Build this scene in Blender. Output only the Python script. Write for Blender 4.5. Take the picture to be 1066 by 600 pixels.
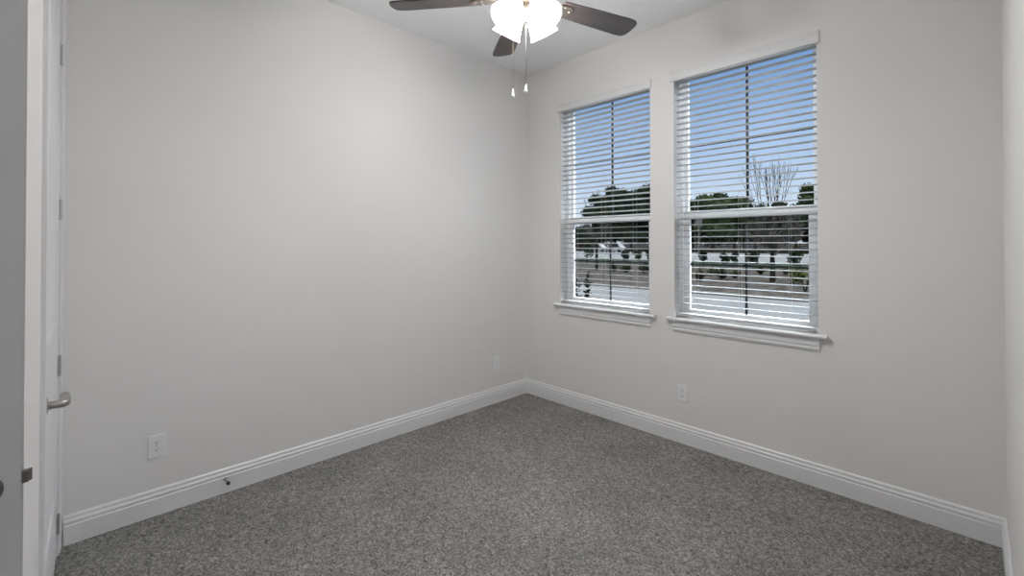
import bpy, bmesh, math, random
from mathutils import Vector, Matrix

# ------------------------------------------------------------------ scene, camera, light
for o in list(bpy.data.objects):
    bpy.data.objects.remove(o, do_unlink=True)
SC = bpy.context.scene
COL = SC.collection
W_PX, H_PX = 1066, 600
F_PX, V0 = 469.887, 250.255
CAM = Vector((3.0158, -3.1324, 1.4197))
YAW, PIT, ROLL = -0.7985, 0.0091, -0.0006
FW = Vector((math.sin(YAW)*math.cos(PIT), math.cos(YAW)*math.cos(PIT), math.sin(PIT)))
_rt = Vector((math.cos(YAW), -math.sin(YAW), 0)); _up = _rt.cross(FW)
RT = _rt*math.cos(ROLL) + _up*math.sin(ROLL)
UP = -_rt*math.sin(ROLL) + _up*math.cos(ROLL)
cam_d = bpy.data.cameras.new('camera')
cam_d.sensor_fit = 'HORIZONTAL'; cam_d.sensor_width = 36.0
cam_d.lens = 36.0*F_PX/W_PX
cam_d.shift_y = -(H_PX/2 - V0)/W_PX
cam_d.clip_start = 0.02; cam_d.clip_end = 600
cam = bpy.data.objects.new('camera', cam_d); COL.objects.link(cam)
m = Matrix.Identity(4)
for i in range(3):
    m[i][0] = RT[i]; m[i][1] = UP[i]; m[i][2] = -FW[i]; m[i][3] = CAM[i]
cam.matrix_world = m
SC.camera = cam

SC.view_settings.view_transform = 'Standard'
SC.view_settings.look = 'None'
SC.view_settings.gamma = 1.0
SC.view_settings.use_curve_mapping = False
EXPOSURE = 0.0
SC.view_settings.exposure = EXPOSURE
SC.cycles.max_bounces = 10
SC.cycles.diffuse_bounces = 6
SC.cycles.transparent_max_bounces = 16
SC.cycles.caustics_reflective = False
SC.cycles.caustics_refractive = False
SC.cycles.sample_clamp_indirect = 8.0

ZENITH = 34.0      # unseen overhead glow added for more daylight indoors; pale blue sky low down
BULB = 725.0       # radiance of each frosted bulb
CLEAR = 0.50       # share of light passing straight through the frosted shades

wd = bpy.data.worlds.new('sky'); SC.world = wd; wd.use_nodes = True
nt = wd.node_tree; nt.nodes.clear()
tc = nt.nodes.new('ShaderNodeTexCoord'); sep = nt.nodes.new('ShaderNodeSeparateXYZ')
nt.links.new(tc.outputs['Generated'], sep.inputs[0])
ramp = nt.nodes.new('ShaderNodeValToRGB'); cr = ramp.color_ramp
cr.elements[0].position = 0.0; cr.elements[0].color = (.74, .82, .93, 1)
cr.elements[1].position = 1.0; cr.elements[1].color = (1, 1, 1, 1)
for pos, c in ((.07, (.68, .78, .93)), (.18, (.44, .60, .87)), (.34, (.20, .37, .70)), (.44, (.3, .46, .75)), (.62, (.95, .98, 1.0))):
    e = cr.elements.new(pos); e.color = (*c, 1)
nt.links.new(sep.outputs['Z'], ramp.inputs[0])
mr = nt.nodes.new('ShaderNodeMapRange'); mr.interpolation_type = 'SMOOTHSTEP'
mr.inputs['From Min'].default_value = .38; mr.inputs['From Max'].default_value = .62
mr.inputs['To Min'].default_value = 1.0; mr.inputs['To Max'].default_value = ZENITH
nt.links.new(sep.outputs['Z'], mr.inputs['Value'])
bg = nt.nodes.new('ShaderNodeBackground'); out = nt.nodes.new('ShaderNodeOutputWorld')
nt.links.new(ramp.outputs[0], bg.inputs['Color']); nt.links.new(mr.outputs[0], bg.inputs['Strength'])
nt.links.new(bg.outputs[0], out.inputs[0])

# ------------------------------------------------------------------ helpers
rnd = random.Random(7)
def pix_ray(x, y):
    return FW + RT*((x-533)/F_PX) + UP*((V0-y)/F_PX)
def at_ground(x, y, z=-.4):
    d = pix_ray(x, y); return CAM + d*((z-CAM.z)/d.z)
def at_Y(x, y, Y):
    d = pix_ray(x, y); return CAM + d*((Y-CAM.y)/d.y)

def tag(o, label=None, cat=None, group=None, kind=None):
    if label: o['label'] = label
    if cat: o['category'] = cat
    if group: o['group'] = group
    if kind: o['kind'] = kind
    return o
def empty(name, loc=(0, 0, 0), rz=0):
    o = bpy.data.objects.new(name, None); COL.objects.link(o)
    o.location = loc; o.rotation_euler = (0, 0, rz); o.empty_display_size = .1
    return o

class MB:
    def __init__(s): s.v = []; s.f = []; s.sm = []
    def add(s, vs, fs, smooth=False):
        b = len(s.v); s.v += [tuple(v) for v in vs]
        s.f += [tuple(b+i for i in f) for f in fs]; s.sm += [smooth]*len(fs)
        return s
    def box(s, a, b, bev=0.0):
        (x0, y0, z0), (x1, y1, z1) = a, b
        if bev <= 0:
            vs = [(x0,y0,z0),(x1,y0,z0),(x1,y1,z0),(x0,y1,z0),(x0,y0,z1),(x1,y0,z1),(x1,y1,z1),(x0,y1,z1)]
            return s.add(vs, [(0,3,2,1),(4,5,6,7),(0,1,5,4),(1,2,6,5),(2,3,7,6),(3,0,4,7)])
        bm = bmesh.new(); bmesh.ops.create_cube(bm, size=1)
        for v in bm.verts:
            v.co = Vector(((x0+x1)/2+v.co.x*(x1-x0), (y0+y1)/2+v.co.y*(y1-y0), (z0+z1)/2+v.co.z*(z1-z0)))
        bmesh.ops.bevel(bm, geom=bm.edges[:], offset=bev, segments=2, affect='EDGES', profile=.5)
        bm.verts.ensure_lookup_table()
        s.add([v.co[:] for v in bm.verts], [[v.index for v in f.verts] for f in bm.faces]); bm.free()
        return s
    def tube(s, pts, rad, n=10, cap=True, smooth=True):
        pts = [Vector(p) for p in pts]
        rads = rad if isinstance(rad, (list, tuple)) else [rad]*len(pts)
        rings = []; ref = None
        for i, p in enumerate(pts):
            t = (pts[min(i+1, len(pts)-1)] - pts[max(i-1, 0)])
            t = t.normalized() if t.length > 1e-9 else Vector((0, 0, 1))
            if ref is None:
                ref = t.orthogonal().normalized()
            ref = (ref - t*ref.dot(t)); ref = ref.normalized() if ref.length > 1e-6 else t.orthogonal().normalized()
            bi = t.cross(ref)
            rings.append([p + (ref*math.cos(2*math.pi*k/n) + bi*math.sin(2*math.pi*k/n))*rads[i] for k in range(n)])
        vs = [v for r in rings for v in r]; fs = []
        for i in range(len(rings)-1):
            for k in range(n):
                fs.append((i*n+k, i*n+(k+1) % n, (i+1)*n+(k+1) % n, (i+1)*n+k))
        s.add(vs, fs, smooth)
        if cap:
            s.add(rings[0], [tuple(reversed(range(n)))]); s.add(rings[-1], [tuple(range(n))])
        return s
    def lathe(s, prof, org=(0, 0, 0), axis=(0, 0, 1), n=32, smooth=True):
        ax = Vector(axis).normalized(); a = ax.orthogonal().normalized(); b = ax.cross(a); o = Vector(org)
        vs = []; fs = []
        for (r, h) in prof:
            for k in range(n):
                t = 2*math.pi*k/n
                vs.append(o + ax*h + (a*math.cos(t) + b*math.sin(t))*max(r, 1e-5))
        for i in range(len(prof)-1):
            for k in range(n):
                fs.append((i*n+k, i*n+(k+1) % n, (i+1)*n+(k+1) % n, (i+1)*n+k))
        return s.add(vs, fs, smooth)
    def prism(s, prof, p0, p1, u, w):
        """closed 2D profile swept from p0 to p1; u,w are the profile axes"""
        p0, p1, u, w = Vector(p0), Vector(p1), Vector(u), Vector(w); n = len(prof)
        vs = [p0+u*a+w*b for a, b in prof] + [p1+u*a+w*b for a, b in prof]
        fs = [(i, (i+1) % n, n+(i+1) % n, n+i) for i in range(n)]
        fs += [tuple(reversed(range(n))), tuple(range(n, 2*n))]
        return s.add(vs, fs)
    def xf(s, mat):
        s.v = [tuple(mat @ Vector(v)) for v in s.v]; return s
    def build(s, name, mat, parent=None, fix=True):
        me = bpy.data.meshes.new(name); me.from_pydata(s.v, [], s.f); me.update()
        me.polygons.foreach_set('use_smooth', s.sm)
        if fix:
            bm = bmesh.new(); bm.from_mesh(me); bmesh.ops.recalc_face_normals(bm, faces=bm.faces[:]); bm.to_mesh(me); bm.free()
        me.materials.append(mat)
        o = bpy.data.objects.new(name, me); COL.objects.link(o)
        if parent: o.parent = parent
        return o

# ------------------------------------------------------------------ materials
def mat(name, col, rough=.6, metal=0.0, spec=.4, nodes=None):
    M = bpy.data.materials.new(name); M.use_nodes = True
    b = M.node_tree.nodes['Principled BSDF']
    b.inputs['Base Color'].default_value = (*col, 1); b.inputs['Roughness'].default_value = rough
    b.inputs['Metallic'].default_value = metal; b.inputs['Specular IOR Level'].default_value = spec
    if nodes: nodes(M.node_tree, b)
    return M
def bump(t, b, scale, strength, dist=.002, detail=3):
    tc = t.nodes.new('ShaderNodeTexCoord')
    n = t.nodes.new('ShaderNodeTexNoise'); n.inputs['Scale'].default_value = scale; n.inputs['Detail'].default_value = detail
    bp = t.nodes.new('ShaderNodeBump'); bp.inputs['Strength'].default_value = strength; bp.inputs['Distance'].default_value = dist
    t.links.new(tc.outputs['Object'], n.inputs['Vector']); t.links.new(n.outputs['Fac'], bp.inputs['Height'])
    t.links.new(bp.outputs[0], b.inputs['Normal'])
    return n
def varied(c0, c1, scale, detail=4, lo=.35, hi=.65, bs=0, bd=.01, stretch=None):
    def f(t, b):
        tc = t.nodes.new('ShaderNodeTexCoord'); n = t.nodes.new('ShaderNodeTexNoise')
        n.inputs['Scale'].default_value = scale; n.inputs['Detail'].default_value = detail
        src = tc.outputs['Object']
        if stretch:
            mp = t.nodes.new('ShaderNodeMapping'); mp.inputs['Scale'].default_value = stretch
            t.links.new(src, mp.inputs[0]); src = mp.outputs[0]
        t.links.new(src, n.inputs['Vector'])
        r = t.nodes.new('ShaderNodeValToRGB'); e = r.color_ramp.elements
        e[0].position = lo; e[0].color = (*c0, 1); e[1].position = hi; e[1].color = (*c1, 1)
        t.links.new(n.outputs['Fac'], r.inputs[0]); t.links.new(r.outputs[0], b.inputs['Base Color'])
        if bs:
            bp = t.nodes.new('ShaderNodeBump'); bp.inputs['Strength'].default_value = bs; bp.inputs['Distance'].default_value = bd
            t.links.new(n.outputs['Fac'], bp.inputs['Height']); t.links.new(bp.outputs[0], b.inputs['Normal'])
    return f
def carpet_nodes(t, b):
    L = t.links.new; N = t.nodes.new
    tc = N('ShaderNodeTexCoord')
    wrp = N('ShaderNodeTexNoise'); wrp.inputs['Scale'].default_value = 30; wrp.inputs['Detail'].default_value = 2
    L(tc.outputs['Object'], wrp.inputs['Vector'])
    mxv = N('ShaderNodeMix'); mxv.data_type = 'VECTOR'; mxv.inputs['Factor'].default_value = .035
    L(tc.outputs['Object'], mxv.inputs['A']); L(wrp.outputs['Color'], mxv.inputs['B'])
    n1 = N('ShaderNodeTexNoise'); n1.inputs['Scale'].default_value = 105; n1.inputs['Detail'].default_value = 5; n1.inputs['Roughness'].default_value = .72
    n3 = N('ShaderNodeTexNoise'); n3.inputs['Scale'].default_value = 38; n3.inputs['Detail'].default_value = 3
    n2 = N('ShaderNodeTexNoise'); n2.inputs['Scale'].default_value = 2.6; n2.inputs['Detail'].default_value = 4
    L(mxv.outputs['Result'], n1.inputs['Vector']); L(mxv.outputs['Result'], n3.inputs['Vector']); L(tc.outputs['Object'], n2.inputs['Vector'])
    av = N('ShaderNodeMix'); av.data_type = 'FLOAT'; av.inputs['Factor'].default_value = .18
    L(n1.outputs['Fac'], av.inputs['A']); L(n3.outputs['Fac'], av.inputs['B'])
    r = N('ShaderNodeValToRGB'); e = r.color_ramp.elements
    e[0].position = .38; e[0].color = (.085, .08, .075, 1); e[1].position = .65; e[1].color = (.47, .455, .435, 1)
    md = r.color_ramp.elements.new(.5); md.color = (.225, .217, .205, 1)
    L(av.outputs['Result'], r.inputs[0])
    r2 = N('ShaderNodeMapRange'); r2.inputs['From Min'].default_value = .3; r2.inputs['From Max'].default_value = .7
    r2.inputs['To Min'].default_value = .90; r2.inputs['To Max'].default_value = 1.10
    L(n2.outputs['Fac'], r2.inputs['Value'])
    vm = N('ShaderNodeMix'); vm.data_type = 'RGBA'; vm.blend_type = 'MULTIPLY'; vm.inputs['Factor'].default_value = 1
    L(r.outputs[0], vm.inputs['A']); L(r2.outputs[0], vm.inputs['B']); L(vm.outputs['Result'], b.inputs['Base Color'])
    bp = N('ShaderNodeBump'); bp.inputs['Strength'].default_value = .6; bp.inputs['Distance'].default_value = .008
    L(av.outputs['Result'], bp.inputs['Height']); L(bp.outputs[0], b.inputs['Normal'])
def fn(scale, strength, dist=.002, detail=3):
    return lambda t, b: bump(t, b, scale, strength, dist, detail)

M_WALL = mat('wall_paint', (.78, .766, .752), .75, spec=.25, nodes=fn(140, .12, .0015))
M_CEIL = mat('ceiling_paint', (.89, .892, .897), .85, spec=.2, nodes=fn(120, .12, .0015))
M_TRIM = mat('white_trim_paint', (.785, .785, .793), .38, spec=.45, nodes=fn(25, .02, .001))
M_CARPET = mat('grey_carpet', (.2, .19, .18), 1.0, spec=.05, nodes=carpet_nodes)
M_VINYL = mat('white_vinyl', (.86, .865, .87), .35, nodes=fn(40, .02, .0005))
M_SLAT = mat('white_slat', (.43, .436, .445), .5, nodes=fn(60, .03, .0005))
M_VAL = mat('white_valance', (.745, .742, .738), .45, nodes=fn(60, .03, .0005))
M_CORD = mat('white_cord', (.5, .5, .5), .8, nodes=fn(400, .1, .0005))
M_BRONZE = mat('dark_bronze_bar', (.028, .03, .035), .5, nodes=fn(60, .03, .0005))
M_NICKEL = mat('brushed_nickel', (.46, .44, .41), .34, 1.0, nodes=fn(300, .03, .0003))
M_DARKN = mat('dark_nickel', (.20, .19, .18), .36, 1.0, nodes=fn(300, .03, .0003))
M_FANM = mat('aged_nickel', (.26, .225, .195), .36, 1.0, nodes=fn(300, .03, .0003))
M_HINGE = mat('satin_hinge', (.62, .62, .62), .42, .8, nodes=fn(300, .03, .0003))
M_OUTLET = mat('white_plastic', (.84, .84, .84), .3, nodes=fn(80, .01, .0003))
M_SLOT = mat('dark_slot', (.03, .03, .03), .7, nodes=fn(80, .01, .0003))
M_RUBBER = mat('dark_rubber', (.05, .047, .045), .8, nodes=fn(200, .05, .0003))
M_BLADE = mat('walnut_blade', (.05, .035, .03), .38, spec=.5, nodes=varied((.016, .012, .011), (.060, .047, .044), 9, 5, .3, .7, .08, .002, (1, 14, 14)))
M_ACRYL = mat('clear_pull', (.8, .78, .74), .15, spec=.6, nodes=fn(60, .02, .0005))
M_HALLWALL = mat('hall_paint', (.6, .585, .565), .75, nodes=fn(140, .1, .0015))
def glass_mat():
    M = bpy.data.materials.new('window_glass'); M.use_nodes = True; t = M.node_tree; t.nodes.clear()
    o = t.nodes.new('ShaderNodeOutputMaterial'); mx = t.nodes.new('ShaderNodeMixShader')
    tr = t.nodes.new('ShaderNodeBsdfTransparent'); gl = t.nodes.new('ShaderNodeBsdfGlossy')
    fr = t.nodes.new('ShaderNodeFresnel'); fr.inputs['IOR'].default_value = 1.15
    tr.inputs['Color'].default_value = (.97, .985, .98, 1); gl.inputs['Roughness'].default_value = .3
    t.links.new(fr.outputs[0], mx.inputs[0]); t.links.new(tr.outputs[0], mx.inputs[1]); t.links.new(gl.outputs[0], mx.inputs[2])
    t.links.new(mx.outputs[0], o.inputs[0]); return M
M_GLASS = glass_mat()
def shade_mat():
    M = bpy.data.materials.new('opal_glass'); M.use_nodes = True; t = M.node_tree; t.nodes.clear()
    o = t.nodes.new('ShaderNodeOutputMaterial'); mx = t.nodes.new('ShaderNodeMixShader'); mx2 = t.nodes.new('ShaderNodeMixShader')
    d = t.nodes.new('ShaderNodeBsdfDiffuse'); d.inputs['Color'].default_value = (.80, .78, .75, 1)
    tr = t.nodes.new('ShaderNodeBsdfTranslucent'); tr.inputs['Color'].default_value = (.97, .93, .89, 1)
    g = t.nodes.new('ShaderNodeBsdfGlossy'); g.inputs['Roughness'].default_value = .25
    n = t.nodes.new('ShaderNodeTexNoise'); n.inputs['Scale'].default_value = 30
    mp = t.nodes.new('ShaderNodeMapRange'); mp.inputs['To Min'].default_value = .74; mp.inputs['To Max'].default_value = .80
    t.links.new(n.outputs['Fac'], mp.inputs['Value']); t.links.new(mp.outputs[0], mx.inputs[0])
    t.links.new(d.outputs[0], mx.inputs[1]); t.links.new(tr.outputs[0], mx.inputs[2])
    mx2.inputs[0].default_value = .03
    tp = t.nodes.new('ShaderNodeBsdfTransparent'); mx3 = t.nodes.new('ShaderNodeMixShader'); mx3.inputs[0].default_value = CLEAR
    t.links.new(mx.outputs[0], mx3.inputs[1]); t.links.new(tp.outputs[0], mx3.inputs[2])
    t.links.new(mx3.outputs[0], mx2.inputs[1]); t.links.new(g.outputs[0], mx2.inputs[2]); t.links.new(mx2.outputs[0], o.inputs[0])
    return M
M_SHADE = shade_mat()
def emit_mat(name, col, s):
    M = bpy.data.materials.new(name); M.use_nodes = True; t = M.node_tree; t.nodes.clear()
    o = t.nodes.new('ShaderNodeOutputMaterial'); e = t.nodes.new('ShaderNodeEmission')
    e.inputs['Color'].default_value = (*col, 1); e.inputs['Strength'].default_value = s
    t.links.new(e.outputs[0], o.inputs[0]); return M
M_BULB = emit_mat('lit_bulb', (1.0, .995, .99), BULB)

# ------------------------------------------------------------------ room shell
RW, HC = 3.109, 3.05          # room width along the window wall, ceiling height
YB = -4.06                    # entry wall behind the camera
SILL, HEAD = .893, 2.672
WIN = ((.42, 1.30), (1.49, 2.37))
TH = .20
def struct(o): o['kind'] = 'structure'; return o

# closet wall (opposite the windows), a touch out of square: its own local axes
CW0 = Vector((0, -3.1717, 0)); CA = -math.atan(.0217)
CWM = Matrix.Translation(CW0) @ Matrix.Rotation(CA, 4, 'Z')

struct(MB().box((-.25, -6.2, -.15), (RW+.25, TH, 0)).build('floor', M_CARPET))
struct(MB().box((-.25, -6.2, HC), (RW+.25, TH, HC+.2)).build('ceiling', M_CEIL))
struct(MB().box((-.2, -6.2, 0), (0, 0, HC)).build('wall_left', M_WALL))
struct(MB().box((RW, -6.2, 0), (RW+.2, 0, HC)).build('wall_right', M_WALL))
w = MB()
xs = [-.2, WIN[0][0], WIN[0][1], WIN[1][0], WIN[1][1], RW+.2]
for i in range(5):
    if i in (1, 3):
        w.box((xs[i], 0, 0), (xs[i+1], TH, SILL-.021)); w.box((xs[i], 0, HEAD), (xs[i+1], TH, HC))
    else:
        w.box((xs[i], 0, 0), (xs[i+1], TH, HC))
struct(w.build('wall_back', M_WALL))

# closet wall with the closet doorway, and its return beside the entry
DO0, DO1, DZ = .088, 1.058, 2.620
w = MB()
w.box((-.02, -.115, 0), (DO0, 0, HC)); w.box((DO0, -.115, DZ), (DO1, 0, HC)); w.box((DO1, -.115, 0), (1.562, 0, HC))
w.xf(CWM)
w.box((1.40, YB, 0), (1.5195, -3.25, HC))
struct(w.build('wall_closet', M_WALL))
# entry wall with the doorway, hallway beyond
EX0, EX1 = 1.74, 2.56
w = MB()
w.box((1.40, YB-.12, 0), (EX0-.02, YB, HC)); w.box((EX0-.02, YB-.12, 2.47), (EX1+.02, YB, HC)); w.box((EX1+.02, YB-.12, 0), (RW, YB, HC))
struct(w.build('wall_front', M_WALL))
struct(MB().box((0, -5.5, 0), (RW, -5.4, HC)).build('wall_hall', M_HALLWALL))

# baseboards
BH = .136
BP = [(0, 0), (.0155, 0), (.0155, .088), (.0125, .092), (.0125, .097), (.0145, .100), (.0145, .108), (.0105, .114), (.0085, .120), (.0105, .124), (.0085, .131), (.004, .136), (0, .136)]
def board(name, segs):
    w = MB()
    for p0, p1, u in segs:
        w.prism(BP, p0, p1, u, (0, 0, 1))
    return struct(w.build(name, M_TRIM))
board('baseboard_left', [((0, -3.155, 0), (0, 0, 0), (1, 0, 0))])
board('baseboard_back', [((0, 0, 0), (RW, 0, 0), (0, -1, 0))])
board('baseboard_right', [((RW, 0, 0), (RW, YB, 0), (-1, 0, 0))])
board('baseboard_front', [((EX1+.1, YB, 0), (RW, YB, 0), (0, 1, 0))])
p = CWM @ Vector((1.15, 0, 0)); q = CWM @ Vector((1.52, 0, 0)); nrm = CWM.to_3x3() @ Vector((0, 1, 0))

# ------------------------------------------------------------------ windows
def ring(w, x0, x1, z0, z1, y0, y1, l, r, b, t, bev=.002):
    w.box((x0, y0, z0), (x0+l, y1, z1), bev); w.box((x1-r, y0, z0), (x1, y1, z1), bev)
    w.box((x0+l-.001, y0, z0), (x1-r+.001, y1, z0+b), bev); w.box((x0+l-.001, y0, z1-t), (x1-r+.001, y1, z1), bev)
def window(name, x0, x1):
    W = empty(name, ((x0+x1)/2, 0, SILL)); struct(W)
    T = Matrix.Translation(-W.location)
    def B(w, n, mt): return w.xf(T).build(n, mt, W)
    w = MB(); ring(w, x0, x1, SILL-.02, HEAD, .088, .175, .024, .024, .035, .012); B(w, 'window_frame', M_VINYL)
    w = MB(); ring(w, x0+.02, x1-.02, 1.605, HEAD-.008, .132, .160, .025, .025, .045, .016); B(w, 'upper_sash', M_VINYL)
    w = MB(); ring(w, x0+.02, x1-.02, SILL+.008, 1.662, .100, .131, .047, .047, .045, .056); B(w, 'lower_sash', M_VINYL)
    B(MB().box((x0+.04, .147, 1.64), (x1-.04, .150, HEAD-.02)), 'upper_pane', M_GLASS)
    B(MB().box((x0+.06, .114, .93), (x1-.06, .117, 1.62)), 'lower_pane', M_GLASS)
    xm = (x0+x1)/2+.008
    B(MB().box((xm-.008, .1505, 1.65), (xm+.008, .158, HEAD-.022)).box((x0+.045, .1505, 2.135), (x1-.045, .1575, 2.151)), 'upper_muntin', M_BRONZE)
    B(MB().box((xm-.008, .1175, .93), (xm+.008, .125, 1.61)).box((x0+.067, .1175, 1.266), (x1-.067, .1245, 1.282)), 'lower_muntin', M_BRONZE)
    # stool with horns, apron with a moulded lower edge
    SP = [(0, 0), (.036, 0), (.042, .004), (.044, .0105), (.042, .017), (.036, .021), (0, .021)]
    w = MB().prism(SP, (x0-.05, 0, SILL-.021), (x1+.05, 0, SILL-.021), (0, -1, 0), (0, 0, 1))
    w.box((x0, -.001, SILL-.021), (x1, .100, SILL))
    B(w, 'window_sill', M_TRIM)
    AP = [(0, 0), (.008, 0), (.010, .004), (.0135, .012), (.0135, .020), (.010, .024), (.0115, .030), (.017, .034), (.017, .080), (0, .080)]
    w = MB().prism(AP, (x0-.008, 0, SILL-.101), (x1+.008, 0, SILL-.101), (0, -1, 0), (0, 0, 1))
    B(w, 'apron', M_TRIM)
    return W
window('window_1', *WIN[0]); window('window_2', *WIN[1])

# ------------------------------------------------------------------ doors
def panel_slab(w, u0, u1, z0, z1, v0, v1, panels):
    """door slab between v0 (back) and v1 (front), moulded panels on both faces"""
    us = sorted({u0, u1, *[a for p_ in panels for a in p_[:2]]}); zs = sorted({z0, z1, *[a for p_ in panels for a in p_[2:]]})
    for v, s in ((v1, -1), (v0, 1)):
        for i in range(len(us)-1):
            for j in range(len(zs)-1):
                a, b, c, d = us[i], us[i+1], zs[j], zs[j+1]
                if any(abs(a-p_[0]) < 1e-6 and abs(b-p_[1]) < 1e-6 and c >= p_[2]-1e-6 and d <= p_[3]+1e-6 for p_ in panels): continue
                w.add([(a, v, c), (b, v, c), (b, v, d), (a, v, d)], [(0, 1, 2, 3)])
        for (a, b, c, d) in panels:
            loops = []
            for ins, dep in ((0, 0), (.008, .002), (.020, .009), (.030, .009), (.050, .003), (.051, .003)):
                loops.append([(a+ins, v+s*dep, c+ins), (b-ins, v+s*dep, c+ins), (b-ins, v+s*dep, d-ins), (a+ins, v+s*dep, d-ins)])
            vs = [q_ for l in loops for q_ in l]; fs = []
            for k in range(len(loops)-1):
                for e in range(4): fs.append((k*4+e, k*4+(e+1) % 4, k*4+4+(e+1) % 4, k*4+4+e))
            n = (len(loops)-1)*4; fs.append((n, n+1, n+2, n+3)); w.add(vs, fs)
    w.add([(u0,v0,z0),(u1,v0,z0),(u1,v1,z0),(u0,v1,z0),(u0,v0,z1),(u1,v0,z1),(u1,v1,z1),(u0,v1,z1)], [(0,3,2,1),(4,5,6,7),(1,2,6,5),(3,0,4,7)])
    return w
def lever(org, nrm_, arm, parent, mt, n_arm=.105, k=1.0):
    """rose, neck and lever arm"""
    o, nv, a = Vector(org), Vector(nrm_).normalized(), Vector(arm).normalized()
    h = MB().lathe([(0, 0), (.031, 0), (.032, .003), (.031, .007), (.026, .010), (.016, .012), (.013, .014), (0, .0145)], o, nv, 32)
    r = h.build('handle_rose', mt, parent)
    pts = [o+nv*.012, o+nv*.026*k, o+nv*.040*k, o+nv*.048*k+a*.003, o+nv*.053*k+a*.012, o+nv*.054*k+a*.035, o+nv*.053*k+a*.07, o+nv*.050*k+a*n_arm]
    MB().tube(pts, [.0125, .0115, .0120, .0130, .0135, .0130, .0130, .0125], 16).build('lever_handle', mt, parent)

# closet door (closed) in the closet wall
D1 = empty('door_1', CW0, CA); struct(D1)
panel_slab(MB(), DO0+.018, DO1-.018, .014, 2.602, -.039, -.0025, [(.22, .92, .30, .80), (.22, .92, 1.07, 2.46)]).build('door_slab', M_TRIM, D1)
w = MB()
w.box((DO0, -.115, 0), (DO0+.015, -.0005, DZ)); w.box((DO1-.015, -.115, 0), (DO1, -.0005, DZ)); w.box((DO0, -.115, DZ-.015), (DO1, -.0005, DZ))
w.box((DO0+.013, -.075, 0), (DO0+.028, -.041, DZ-.01)); w.box((DO1-.028, -.075, 0), (DO1-.013, -.041, DZ-.01)); w.box((DO0+.013, -.075, DZ-.03), (DO1-.013, -.041, DZ-.013))
w.build('door_jamb', M_TRIM, D1)
CP = [(0, 0), (.011, 0), (.0125, .006), (.0125, .030), (.010, .036), (.011, .042), (.009, .062), (.0065, .072), (.006, .085), (0, .085)]   # casing profile: proud, across
def casing(w, u_in, side, z1, width=1.0):
    pr = [(a, (.085-b)*width) for a, b in CP]
    w.prism(pr, (u_in, 0, 0), (u_in, 0, z1), (0, 1, 0), (side, 0, 0))
w = MB()
casing(w, DO0-.001, -1, DZ+.085, 1.0); casing(w, DO1+.001, 1, DZ+.085)
w.prism([(a, .085-b) for a, b in CP], (DO0-.001, 0, DZ), (DO1+.001, 0, DZ), (0, 1, 0), (0, 0, 1))
w.build('door_casing', M_TRIM, D1)
HZ = (.150, .868, 1.578, 2.287)
for z in HZ:
    w = MB()
    for k in range(3):
        w.tube([(.105, .0045, z-.045+k*.0302), (.105, .0045, z-.045+k*.0302+.0292)], .0058, 12)
    w.lathe([(.0001, .0035), (.004, .003), (.0055, 0), (.0001, -.001)], (.105, .0045, z+.046), (0, 0, 1), 12)
    w.box((.105, -.0024, z-.045), (.136, -.0006, z+.045))
    w.build('hinge', M_HINGE, D1)
lever((1.040-.062, -.0025, .912), (0, 1, 0), (-1, 0, 0), D1, M_NICKEL, k=.92)

# entry door, standing open beside the closet return
PH = math.radians(9)
E0 = Vector((1.607, -3.207, 0))              # free edge, room-side corner
D2 = empty('door_2', E0, 0); struct(D2)
R2 = Matrix.Rotation(PH, 4, 'Z')             # local -y runs from free edge to hinges, local +x is the seen face
w = MB(); panel_slab(w, 0, .80, .014, 2.437, -.0175, .0175, [(.12, .68, .30, .80), (.12, .68, 1.07, 2.30)])
w.xf(R2 @ Matrix.Translation((-.0175, 0, 0)) @ Matrix.Rotation(-math.pi/2, 4, 'Z')).build('door_slab', M_TRIM, D2)
MB().box((-.030, -.0005, .895), (-.005, .0012, .951)).xf(R2).build('latch_plate', M_NICKEL, D2)
w = MB(); zc = .923
w.prism([(-.0075, 0), (.0075, 0), (.0075, .010), (-.004, .019), (-.0075, .019)], (-.0175, 0, zc-.012), (-.0175, 0, zc+.012), (1, 0, 0), (0, 1, 0))
w.xf(R2).build('latch_bolt', M_DARKN, D2)
lever(R2 @ Vector((0, -.056, .918)), R2.to_3x3() @ Vector((1, 0, 0)), R2.to_3x3() @ Vector((0, -1, 0)), D2, M_DARKN, k=1.35)
for z in (.22, .88, 1.54, 2.2):
    MB().tube([R2 @ Vector((-.002, -.806, z-.045)), R2 @ Vector((-.002, -.806, z+.045))], .0058, 10).build('hinge', M_NICKEL, D2)
w = MB()
w.box((EX0-.02, YB-.12, 0), (EX0-.002, YB, 2.47)); w.box((EX1+.002, YB-.12, 0), (EX1+.02, YB, 2.47)); w.box((EX0-.02, YB-.12, 2.452), (EX1+.02, YB, 2.47))
w.box((EX0-.1, YB, 0), (EX0-.012, YB+.012, 2.55)); w.box((EX1+.012, YB, 0), (EX1+.1, YB+.012, 2.55)); w.box((EX0-.012, YB, 2.462), (EX1+.012, YB+.012, 2.55))
struct(w.build('trim_1', M_TRIM))

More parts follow.
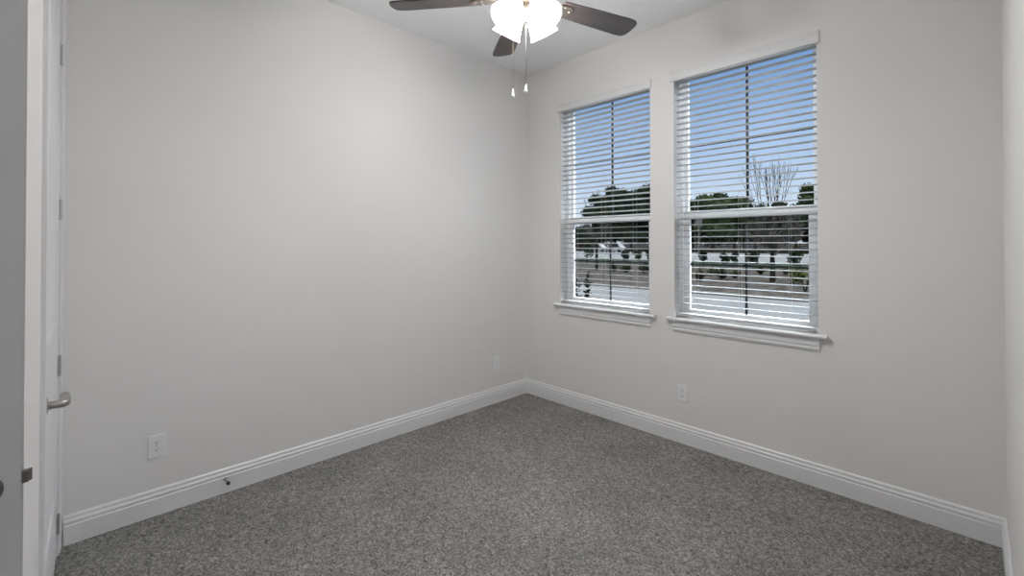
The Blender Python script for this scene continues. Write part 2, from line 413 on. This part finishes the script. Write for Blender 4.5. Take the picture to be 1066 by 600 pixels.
# ------------------------------------------------------------------ ceiling fan
FX, FY = 1.529, -1.591
FAN = tag(empty('ceiling_fan', (FX, FY, HC)), 'five-blade ceiling fan with dark walnut blades and four lit white glass shades', 'ceiling fan')
def FB(w, n, mt, par=None):
    return w.xf(Matrix.Translation((0, 0, -HC)) if par is None or par is FAN else Matrix.Identity(4)).build(n, mt, par or FAN)
FB(MB().lathe([(.0, HC), (.068, HC), (.068, HC-.012), (.060, HC-.040), (.035, HC-.062), (.014, HC-.068), (0, HC-.068)]), 'canopy', M_FANM)
FB(MB().tube([(0, 0, HC-.06), (0, 0, 2.79)], .0125, 16), 'downrod', M_FANM)
FB(MB().lathe([(0, 2.815), (.03, 2.815), (.045, 2.80), (.095, 2.785), (.125, 2.755), (.132, 2.70), (.125, 2.655), (.10, 2.625), (.07, 2.615), (0, 2.615)], n=48), 'motor_housing', M_FANM)
FB(MB().lathe([(0, 2.616), (.060, 2.616), (.064, 2.60), (.062, 2.575), (.045, 2.565), (.030, 2.558), (0, 2.557)]), 'switch_housing', M_FANM)
FB(MB().lathe([(0, 2.56), (.026, 2.56), (.030, 2.545), (.034, 2.53), (.026, 2.510), (.012, 2.497), (.012, 2.488), (.016, 2.482), (.010, 2.472), (0, 2.470)]), 'light_kit_hub', M_FANM)
CAMF = math.atan2(FW.y, FW.x)
BZ = 2.592
for k, deg in enumerate((28, 101, 174, 246, 318)):
    a = CAMF - math.pi/2 + math.radians(deg)
    rot = Matrix.Rotation(a, 4, 'Z') @ Matrix.Translation((0, 0, BZ)) @ Matrix.Rotation(math.radians(-11), 4, 'X')
    # outline of the blade: narrow root, wide rounded tip
    ol = [(.20, -.052), (.36, -.060), (.60, -.068), (.638, -.064), (.655, -.052), (.662, -.030), (.664, .0), (.662, .030), (.655, .052), (.638, .064), (.60, .068), (.36, .060), (.20, .052), (.192, .03), (.192, -.03)]
    w = MB(); n = len(ol)
    w.add([(x, y, .003) for x, y in ol] + [(x, y, -.003) for x, y in ol], [tuple(range(n)), tuple(reversed(range(n, 2*n)))] + [(i, n+i, n+(i+1) % n, (i+1) % n) for i in range(n)])
    me = w.build('blade', M_BLADE, FAN); me.matrix_local = Matrix.Translation((0, 0, -HC)) @ rot
    w = MB()
    pl = [(.085, -.016), (.15, -.014), (.19, -.030), (.235, -.036), (.262, -.018), (.27, 0), (.262, .018), (.235, .036), (.19, .030), (.15, .014), (.085, .016)]
    n = len(pl)
    w.add([(x, y, -.0035) for x, y in pl] + [(x, y, -.009) for x, y in pl], [tuple(range(n)), tuple(reversed(range(n, 2*n)))] + [(i, n+i, n+(i+1) % n, (i+1) % n) for i in range(n)])
    w.tube([(.06, 0, .03), (.09, 0, .012), (.12, 0, -.006)], .012, 10)
    for sx, sy in ((.215, .02), (.215, -.02), (.25, 0)):
        w.lathe([(0, -.012), (.005, -.0115), (.006, -.009)], (sx, sy, 0), (0, 0, 1), 10)
    w.build('blade_iron', M_FANM, me)
TH_S = math.radians(36)
for k, deg in enumerate((45, 135, 225, 315)):
    a = CAMF - math.pi/2 + math.radians(deg)
    h = Vector((math.cos(a), math.sin(a), 0)); ax = h*math.sin(TH_S) - Vector((0, 0, math.cos(TH_S)))
    neck = h*.058 + Vector((0, 0, 2.562-HC))
    w = MB().tube([Vector((0, 0, 2.535-HC))+h*.02, Vector((0, 0, 2.56-HC))+h*.035, neck-ax*.022, neck-ax*.005], [.009, .009, .011, .012], 12)
    w.lathe([(.012, -.02), (.024, -.014), (.027, .0), (.027, .012), (.0235, .014)], neck, ax, 24)
    w.build('lamp_arm', M_FANM, FAN)
    prof = [(.0245, .006), (.030, .014), (.040, .028), (.050, .046), (.056, .066), (.059, .088), (.063, .108), (.069, .122), (.0735, .130),
            (.0715, .130), (.067, .121), (.061, .107), (.057, .087), (.054, .066), (.048, .047), (.038, .030), (.028, .016), (.022, .008)]
    sh = MB().lathe(prof, neck, ax, 40).build('lamp_shade', M_SHADE, FAN)
    w = MB().lathe([(0, .008), (.012, .010), (.013, .026), (.018, .036), (.0255, .050), (.0295, .066), (.0285, .080), (.022, .093), (.011, .100), (0, .102)], neck, ax, 24)
    w.build('light_bulb', M_BULB, FAN)
def chain(dx, dy, z0, z1):
    top = Vector((dx, dy, z0-HC)); w = MB()
    w.tube([top, (dx, dy, z1-HC+.04)], .0007, 6)
    n = int((z0-z1)/.010)
    for i in range(n):
        z = z0-HC-.006-i*.010
        w.lathe([(0, .0013), (.0010, .0009), (.0013, 0), (.0010, -.0009), (0, -.0013)], (dx, dy, z), (0, 0, 1), 6)
    c = w.build('pull_chain', M_FANM, FAN)
    MB().lathe([(0, .044), (.003, .043), (.004, .036), (.006, .026), (.0085, .014), (.0085, .006), (.005, .001), (0, 0)], (dx, dy, z1-HC), (0, 0, 1), 16).build('chain_pull', M_ACRYL, c)
lat = RT
chain(0, 0, 2.475, 2.136)
pp = lat*(-.061) + Vector((FW.x, FW.y, 0))*.045
MB().tube([pp*.4+Vector((0, 0, 2.59-HC)), pp+Vector((0, 0, 2.588-HC))], .004, 8).build('chain_arm', M_FANM, FAN)
chain(pp.x, pp.y, 2.59, 2.130)

# ------------------------------------------------------------------ blinds
def blind(x0, x1, tilt, label, extra_bracket=False):
    xa, xb = x0+.006, x1-.006
    B = tag(empty('window_blind', ((x0+x1)/2, .03, HEAD)), label, 'blind', 'white blinds in the two windows')
    T = Matrix.Translation(-B.location)
    def P(w, n, mt): return w.xf(T).build(n, mt, B)
    VP = [(0, 0), (.016, 0), (.018, .006), (.018, .046), (.021, .052), (.021, .064), (.017, .070), (0, .070)]
    P(MB().prism(VP, (x0-.022, -.0006, 2.603), (x1+.014, -.0006, 2.603), (0, -1, 0), (0, 0, 1)), 'valance', M_VAL)
    P(MB().box((xa, .006, 2.628), (xb, .050, HEAD-.002), .002), 'head_rail', M_SLAT)
    w = MB(); zt, zb, pitch = 2.597, .955, .0433
    n = int((zt-zb)/pitch)+1
    yc = .032
    for i in range(n):
        z = zt - i*pitch
        prof = []
        for s in range(7):
            t = -1+s/3; prof.append((t*.0235, .0018*(1-t*t)+.0013))
        for s in range(7):
            t = 1-s/3; prof.append((t*.0235, .0018*(1-t*t)-.0013))
        ca, sa = math.cos(tilt), math.sin(tilt)
        pr = [(a*ca-b*sa, a*sa+b*ca) for a, b in prof]      # first axis towards the room (-y)
        w.prism(pr, (xa, yc, z), (xb, yc, z), (0, -1, 0), (0, 0, 1))
    P(w, 'slats', M_SLAT)
    P(MB().box((xa, yc-.026, .902), (xb, yc+.026, .924), .004), 'bottom_rail', M_SLAT)
    for fx in (.17, .5, .83):
        x = x0+(x1-x0)*fx
        w = MB()
        for yy in (yc-.0275, yc+.0275):
            w.tube([(x, yy, .915), (x, yy, 2.63)], .0006, 6)
        w.box((x-.008, yc-.012, .9005), (x+.008, yc+.012, .9025))
        P(w, 'ladder_cord', M_CORD)
    for xx in (xa-.002, xb+.002):
        P(MB().box((xx-.003, yc-.028, .8985), (xx+.003, yc+.028, .927), .001), 'end_cap', M_VINYL)
    return B
blind(*WIN[0], math.radians(5.0), 'white horizontal blind in the farther window, next to the room corner')
blind(*WIN[1], math.radians(1.5), 'white horizontal blind in the nearer, larger window toward the right wall')

# ------------------------------------------------------------------ outlets and door stop
def outlet(loc, rz, label):
    O = tag(empty('wall_outlet', loc, rz), label, 'outlet', 'white duplex outlets low on the walls')   # local -y faces the room
    MB().box((-.037, -.0062, -.059), (.037, 0, .059), .0025).build('cover_plate', M_OUTLET, O)
    for s in (1, -1):
        zc_ = s*.0195; w = MB(); n = 28
        pts = []
        for k in range(n):
            t = 2*math.pi*k/n; x_ = .0172*math.cos(t); z_ = .0172*math.sin(t); pts.append((x_, max(-.0135, min(.0135, z_))))
        w.add([(x_, -.0060, zc_+z_) for x_, z_ in pts] + [(x_, -.0080, zc_+z_) for x_, z_ in pts],
              [tuple(range(n, 2*n))] + [(i, (i+1) % n, n+(i+1) % n, n+i) for i in range(n)])
        r = w.build('receptacle', M_OUTLET, O)
        w = MB().box((-.0075, -.0084, zc_-.001), (-.0053, -.0078, zc_+.0085)).box((.0053, -.0084, zc_+.0005), (.0072, -.0078, zc_+.0075))
        w.lathe([(0, .0004), (.0026, .0004), (.0026, -.0004), (0, -.0004)], (0, -.0081, zc_-.0072), (0, 1, 0), 12)
        w.build('slots', M_SLOT, r)
    MB().lathe([(0, .0016), (.0022, .0012), (.003, 0)], (0, -.0060, 0), (0, -1, 0), 12).build('screw', M_NICKEL, O)
outlet((0, -2.807, .360), math.pi/2, 'white duplex outlet on the left wall, nearest the closet door')
outlet((0, -.400, .353), math.pi/2, 'white duplex outlet on the left wall close to the far room corner')
outlet((1.550, 0, .356), 0, 'white duplex outlet below the windows, under the gap between them')
S = tag(empty('door_stop', (.0145, -2.497, .079)), 'small rigid door stop on the left baseboard with dark tip', 'door stop')
MB().lathe([(0, 0), (.0105, 0), (.0105, .003), (.006, .006), (.0045, .010), (.0045, .060), (0, .060)], (0, 0, 0), (1, 0, 0), 16).build('stop_rod', M_NICKEL, S)
MB().lathe([(0, .058), (.0085, .058), (.0095, .061), (.0095, .070), (.0075, .075), (0, .076)], (0, 0, 0), (1, 0, 0), 16).build('rubber_tip', M_RUBBER, S)

# ------------------------------------------------------------------ outdoors
GZ = -.4
def omat(name, c0, c1, scale, detail=4, bs=0, bd=.01, stretch=None, lo=.35, hi=.65):
    c = tuple((p_+q_)/2 for p_, q_ in zip(c0, c1))
    k = 26/ZENITH; c0 = tuple(q_*k for q_ in c0); c1 = tuple(q_*k for q_ in c1)
    return mat(name, c, 1.0, spec=0.0, nodes=varied(c0, c1, scale, detail, lo, hi, bs, bd, stretch))
M_ROAD = omat('pale_concrete', (.0235, .0245, .026), (.028, .029, .0305), 1.2)
M_CURB = omat('curb_concrete', (.015, .0148, .0140), (.019, .0187, .0180), 3)
M_MULCH = omat('mulch', (.0025, .0023, .0022), (.0165, .0155, .0148), 2.6, 9, .5, .05, lo=.36, hi=.64)
M_GRASS = omat('dark_grass', (.0020, .0034, .0022), (.0050, .0078, .0046), 4, 5, .4, .05)
M_FENCE = omat('brown_fence', (.0040, .0030, .0027), (.0075, .0058, .0052), 2, 4, stretch=(1, 1, 6))
M_BARK = omat('grey_bark', (.0022, .0020, .0018), (.0060, .0054, .0050), 8, 5)
M_TWIG = omat('pale_twig', (.012, .0112, .0108), (.024, .0225, .0215), 8, 5)
LEAF = [omat('leaf_dark', (.0012, .0019, .0013), (.0045, .0066, .0036), 1.2),
        omat('leaf_mid', (.0020, .0032, .0017), (.0075, .0108, .0048), 1.2),
        omat('leaf_yellow', (.0060, .0075, .0024), (.0130, .0150, .0045), 3),
        omat('dry_grass', (.0120, .0112, .0070), (.0230, .0205, .0130), 4)]
def ground(name, y0, y1, m_, z=GZ, x0=-150, x1=40):
    return struct(MB().box((x0, y0, z-.3), (x1, y1, z)).build(name, m_))
ground('front_lawn', TH, 4.6, M_GRASS)
ground('street', 4.6, 13.6, M_ROAD, GZ-.03)
ground('curb', 13.6, 14.6, M_CURB, GZ)
ground('mulch_bed', 14.6, 34.6, M_MULCH, GZ)
ground('grass_verge', 34.6, 45, M_GRASS, GZ)
ground('far_road', 45, 92, M_ROAD, GZ)
ground('far_ground', 92, 170, M_GRASS, GZ)

# fence along the far side
FN = tag(empty('fence', (-60, 95, GZ)), 'long dark brown board fence beyond the far road', 'fence')
w = MB()
for i in range(6): w.box((-90, -.02, .05+i*.31), (90, .02, .05+i*.31+.29))
w.build('fence_boards', M_FENCE, FN)
for i in range(19):
    MB().box((-90+i*10-.09, -.12, 0), (-90+i*10+.09, -.02, 2.05), .01).build('fence_post', M_FENCE, FN)

def leafy(w, c, r, n, size, rg, squash=(1, 1, 1)):
    """leaf clusters over an ellipsoid of radius r"""
    for _ in range(n):
        v = Vector((rg.gauss(0, 1), rg.gauss(0, 1), rg.gauss(0, 1))).normalized()*r*rg.uniform(.72, 1.06)
        p_ = Vector(c) + Vector((v.x*squash[0], v.y*squash[1], v.z*squash[2]))
        a = Vector((rg.gauss(0, 1), rg.gauss(0, 1), rg.gauss(0, 1))).normalized(); b = a.orthogonal().normalized(); s_ = size*rg.uniform(.6, 1.3)
        w.add([p_-a*s_, p_-b*s_*.5, p_+a*s_, p_+b*s_*.5], [(0, 1, 2, 3)])
def core(w, c, r, rg, squash=(1, 1, 1)):
    bm = bmesh.new(); bmesh.ops.create_icosphere(bm, subdivisions=2, radius=r*.86)
    for v in bm.verts:
        k = rg.uniform(.82, 1.1); v.co = Vector((c[0]+v.co.x*k*squash[0], c[1]+v.co.y*k*squash[1], c[2]+v.co.z*k*squash[2]))
    bm.verts.ensure_lookup_table()
    w.add([v.co[:] for v in bm.verts], [[v.index for v in f.verts] for f in bm.faces]); bm.free()
def tree(base, h, wd_, label, m_, seed, group='trees beyond the fence', name='leafy_tree'):
    rg = random.Random(seed); R = tag(empty(name, base), label, 'tree', group)
    MB().tube([(0, 0, -.1), (.1, .05, h*.2), (0, .1, h*.5)], [h*.03, h*.022, h*.012], 8).build('trunk', M_BARK, R)
    w = MB(); n = 22
    for i in range(n):
        u = rg.uniform(-.8, 1); an = 2.4*i + rg.uniform(-.4, .4); q_ = math.sqrt(max(0, 1-u*u))*rg.uniform(.55, .95)
        rr = wd_*rg.uniform(.13, .21)
        c = (wd_*.40*q_*math.cos(an), wd_*.34*q_*math.sin(an), h*.50 + u*(h*.48-rr*.8))
        core(w, c, rr, rg, (1, .9, .8)); leafy(w, c, rr, 170, wd_*.026, rg, (1.05, .9, .85))
    c = (0, 0, h*.5); core(w, c, wd_*.30, rg, (1, .8, h*.4/(wd_*.30)))
    w.build('foliage', m_, R, fix=False)
# px of the crown, row of the crown top, Y of the trunk, crown width
TR = [
 (607, 236, 108, 11, 0, 'low dark tree ending the treeline at the left edge of the farther window'),
 (623, 203, 118, 10, 1, 'grey green tree with ragged crown left of the tall one, through the farther window'),
 (640, 196, 136, 15, 0, 'tall rounded dark tree with its crown centred in the farther window'),
 (657, 202, 100, 12, 0, 'dark tree just right of the tall rounded one, through the farther window'),
 (676, 195, 118, 13, 0, 'dark tree at the right edge of the farther window'),
 (722, 210, 136, 9, 0, 'dark tree at the left edge of the nearer window, behind the sign pole'),
 (742, 203, 103, 13, 1, 'mid green rounded tree on the left side of the nearer window'),
 (764, 205, 118, 11, 1, 'mid green rounded tree just left of the dark vertical bar, nearer window'),
 (786, 213, 136, 14, 0, 'low tree just right of the dark vertical bar of the nearer window'),
 (808, 211, 108, 9, 0, 'low dark tree behind the bare tree in the nearer window'),
 (828, 213, 118, 12, 0, 'low dark tree right of the bare tree, in the gap of the treeline'),
 (850, 192, 136, 13, 1, 'tall mid green tree at the right edge of the nearer window'),
]
for i, (px, py, Y, wd_, mi, lab) in enumerate(TR):
    top = at_Y(px, py, Y); h = (top.z-GZ)*1.08
    tree((top.x, Y, GZ), h, wd_*1.1, lab, LEAF[mi], 40+i)

def branches(w, p, d, ln, r, depth, rg, spread, up, minr):
    q_ = p + d*ln; mid = p + d*ln*.5 + Vector((rg.uniform(-1, 1), rg.uniform(-1, 1), 0))*ln*.04
    w.tube([p, mid, q_], [r, r*.85, r*.7], 5, cap=False)
    if depth == 0: return
    for _ in range(rg.choice((2, 3, 3))):
        nd = (d + Vector((rg.uniform(-1, 1), rg.uniform(-1, 1), rg.uniform(-.2, 1)*up))*spread).normalized()
        branches(w, q_, nd, ln*rg.uniform(.66, .9), max(r*.6, minr), depth-1, rg, spread, up, minr)
def bare_tree(base, h, label, seed, trunk_h, r0, n_up, n_side, side_z, side_len):
    rg = random.Random(seed); R = tag(empty('bare_tree', base), label, 'tree', 'bare young trees in the mulch bed')
    MB().tube([(0, 0, -.1), (.02, 0, trunk_h*.5), (0, .02, trunk_h)], [r0, r0*.85, r0*.75], 10).build('trunk', M_BARK, R)
    w = MB(); tw = MB()
    for k in range(n_up):
        a = 2*math.pi*k/n_up + rg.uniform(-.3, .3); t = rg.uniform(.06, .26)
        d = Vector((math.cos(a)*t, math.sin(a)*t, 1)).normalized()
        branches(w, Vector((0, 0, trunk_h*rg.uniform(.85, 1.0))), d, (h-trunk_h)*.36, r0*.25, 3, rg, .20, .9, .006)
    for k in range(n_side):
        a = 2*math.pi*k/n_side + rg.uniform(-.3, .3); t = rg.uniform(.9, 2.2)
        d = Vector((math.cos(a)*t, math.sin(a)*t, 1)).normalized()
        branches(tw, Vector((0, 0, rg.uniform(*side_z))), d, side_len, r0*.2, 3, rg, .55, .5, .012)
    w.build('branches', M_BARK, R); tw.build('twigs', M_TWIG, R); return R
b0 = at_ground(804, 294); bare_tree(b0, 5.7, 'bare leafless tree with upswept branches in the mulch bed, through the nearer window', 3, 1.25, .13, 5, 26, (1.1, 2.3), .55)
b1 = at_ground(621, 281); bare_tree(b1, 5.4, 'slim bare young tree in the mulch bed, through the farther window', 5, 1.9, .12, 4, 8, (1.9, 3.0), .55)

def shrub(base, h, wd_, label, m_, seed, group, name='shrub', n=3, leaf=.12, cat='shrub'):
    rg = random.Random(seed); R = tag(empty(name, base), label, cat, group)
    w = MB()
    for k in range(4):
        a = rg.uniform(0, 6.28); w.tube([(0, 0, -.05), (math.cos(a)*wd_*.15, math.sin(a)*wd_*.15, h*.5), (math.cos(a)*wd_*.28, math.sin(a)*wd_*.28, h*.8)], [.03, .02, .01], 5)
    w.build('stems', M_BARK, R); w = MB()
    for k in range(n):
        c = (rg.uniform(-.25, .25)*wd_, rg.uniform(-.2, .2)*wd_, h*(.40+.34*k/max(1, n-1))); rr = min(wd_*.34, h*.30)
        core(w, c, rr*.5, rg); leafy(w, c, rr*.9, 70, leaf, rg)
    w.build('foliage', m_, R, fix=False); return R
G1 = 'young shrubs along the back of the mulch bed'
for i, (px, py, h, wd_, mi, lab) in enumerate([
 (611, 274, 2.6, 1.6, 1, 'tall narrow green shrub at the left edge of the farther window'),
 (649, 273, 1.5, 1.1, 0, 'small dark shrub right of centre in the farther window, leftmost of three'),
 (664, 273, 1.5, 1.1, 1, 'small green shrub right of centre in the farther window, middle of three'),
 (677, 273.5, 1.4, 1.2, 0, 'small dark shrub at the right edge of the farther window'),
 (733, 276.5, 1.5, 1.0, 1, 'upright green shrub near the sign pole in the nearer window'),
 (753, 276.5, 1.1, 1.4, 0, 'low dark shrub left of the dark vertical bar in the nearer window'),
 (765.5, 276.5, 1.2, .8, 0, 'small thin dark shrub touching the dark vertical bar in the nearer window'),
 (788, 278, 1.3, 1.6, 1, 'spreading shrub between the dark vertical bar and the bare tree'),
 (830, 279, 1.6, 2.0, 1, 'broad green shrub right of the bare tree at the back of the bed')]):
    shrub(at_ground(px, py), h, wd_, lab, LEAF[mi], 70+i, G1, leaf=.13)
shrub(at_ground(838, 304), 1.0, 1.25, 'round yellow green bush at the front right of the mulch bed', LEAF[2], 91, None, leaf=.06, n=4)

def tuft(base, h, label, seed, m_):
    rg = random.Random(seed); w = MB()
    for k in range(90):
        a = rg.uniform(0, 6.28); t = rg.uniform(.05, 1.7); d = Vector((math.cos(a)*t, math.sin(a)*t, 1)).normalized(); r = Vector((-math.sin(a), math.cos(a), 0))*.03
        q_ = d*h*rg.uniform(.6, 1)
        e_ = q_*1.0 + Vector((math.cos(a), math.sin(a), -.3))*h*.18
        w.add([-r, r, q_+r*.7, q_-r*.7, e_], [(0, 1, 2, 3), (3, 2, 4)])
    o = w.build('grass_tuft', m_, None, fix=False); o.location = base
    return tag(o, label, 'grass tuft', 'ornamental grass tufts in the mulch bed')
for i, (px, py, h, mi, lab) in enumerate([
 (716, 290, .6, 3, 'dry grass tuft at the left edge of the nearer window'), (728, 292, .75, 3, 'biggest dry straw tuft below the sign pole'),
 (741, 287, .6, 3, 'pale grass tuft at the back of the bed, left of the window bar'), (752, 291, .7, 1, 'green grass tuft left of the window bar'),
 (765, 290, .6, 3, 'pale grass tuft touching the dark window bar'), (792, 286, .5, 1, 'green tuft just right of the dark window bar'),
 (818, 286, .5, 3, 'pale tuft right of the bare trunk'), (639, 283, .7, 1, 'dark tuft left of centre in the farther window bed'),
 (652, 284, .7, 1, 'dark tuft beside the window bar of the farther window'), (671, 285, .8, 1, 'dark tuft at the right side of the farther window bed')]):
    tuft(at_ground(px, py), h, lab, 120+i, LEAF[mi])

# plant close to the house, seen low in the farther window
pb = at_Y(606, 300, 2.3); pb.z = GZ
FP = tag(empty('foundation_shrub', pb), 'dark leafy plant close outside the lower left of the farther window', 'shrub')
rg = random.Random(17); w = MB(); lv = MB(); FPH = at_Y(606, 286, 2.3).z - GZ
for k in range(7):
    a = rg.uniform(-.9, .9); tip = Vector((math.sin(a)*.34*rg.uniform(.1, 1), rg.uniform(-.15, .15), rg.uniform(.85, 1.2) if k > 1 else FPH-.1*k))
    pts = [Vector((0, 0, -.02)), tip*.5+Vector((.03, 0, .0)), tip]
    w.tube(pts, [.014, .010, .005], 6)
    for j in range(48):
        t = rg.uniform(.45, 1.0); c = pts[1].lerp(tip, (t-.45)/.55); d = Vector((rg.uniform(-1, 1), rg.uniform(-1, 1), rg.uniform(.1, .9))).normalized(); s_ = d.orthogonal().normalized()*.018
        lv.add([c, c+d*.045+s_, c+d*.10, c+d*.045-s_], [(0, 1, 2, 3)])
w.build('stems', M_BARK, FP); lv.build('leaves', LEAF[0], FP, fix=False)

# street sign pole
sp = at_ground(728, 266.5)
SG = tag(empty('sign_pole', sp), 'thin pale pole with a small blank sign on the far road verge', 'sign pole')
M_POLE = omat('pale_metal', (.024, .024, .0245), (.030, .030, .0305), 3)
MB().tube([(0, 0, -.1), (0, 0, 6.2)], .09, 10).build('pole', M_POLE, SG)
MB().box((-.5, -.12, 4.6), (.5, -.09, 5.9), .01).build('sign_panel', M_POLE, SG)

# vehicles on the far road
M_CARW = omat('white_car_paint', (.060, .060, .062), (.064, .064, .066), 2)
M_CARG = omat('dark_car_glass', (.003, .0032, .0036), (.004, .0042, .0046), 2)
M_TYRE = omat('black_tyre', (.0012, .0012, .0012), (.0016, .0016, .0016), 9)
def car(base, rz, label, body, cabin, name, ln, wheel_x):
    C_ = tag(empty(name, base, rz), label, 'car', 'white vehicles on the far road')
    w = MB(); w.prism(body, (0, -.9, 0), (0, .9, 0), (1, 0, 0), (0, 0, 1)); w.build('body', M_CARW, C_)
    w = MB(); w.prism(cabin, (0, -.91, 0), (0, .91, 0), (1, 0, 0), (0, 0, 1)); w.build('side_windows', M_CARG, C_)
    for x in wheel_x:
        for y in (-.82, .82):
            MB().lathe([(0, -.11), (.25, -.11), (.34, -.09), (.34, .09), (.25, .11), (0, .11)], (x, y, .34), (0, 1, 0), 20).build('wheel', M_TYRE, C_)
suv = [(-2.3, .3), (-2.35, .75), (-2.2, 1.05), (-2.1, 1.7), (-1.9, 1.82), (.3, 1.82), (.65, 1.75), (1.25, 1.12), (2.1, 1.0), (2.35, .8), (2.35, .3)]
suvw = [(-1.95, 1.12), (-1.9, 1.66), (.25, 1.68), (.95, 1.12)]
car(at_ground(624, 262.6), 0.0, 'white wagon parked on the far road, left of the window bar', suv, suvw, 'parked_car', 4.7, (-1.4, 1.4))
van = [(-1.9, .3), (-1.95, 1.2), (-1.85, 2.0), (.9, 2.05), (1.35, 1.25), (2.0, 1.1), (2.1, .3)]
vanw = [(-1.5, 1.25), (-1.45, 1.85), (.7, 1.88), (1.1, 1.25)]
car(at_ground(642, 262.8), 0.0, 'white van parked on the far road, right of the window bar', van, vanw, 'parked_van', 4.2, (-1.2, 1.2))
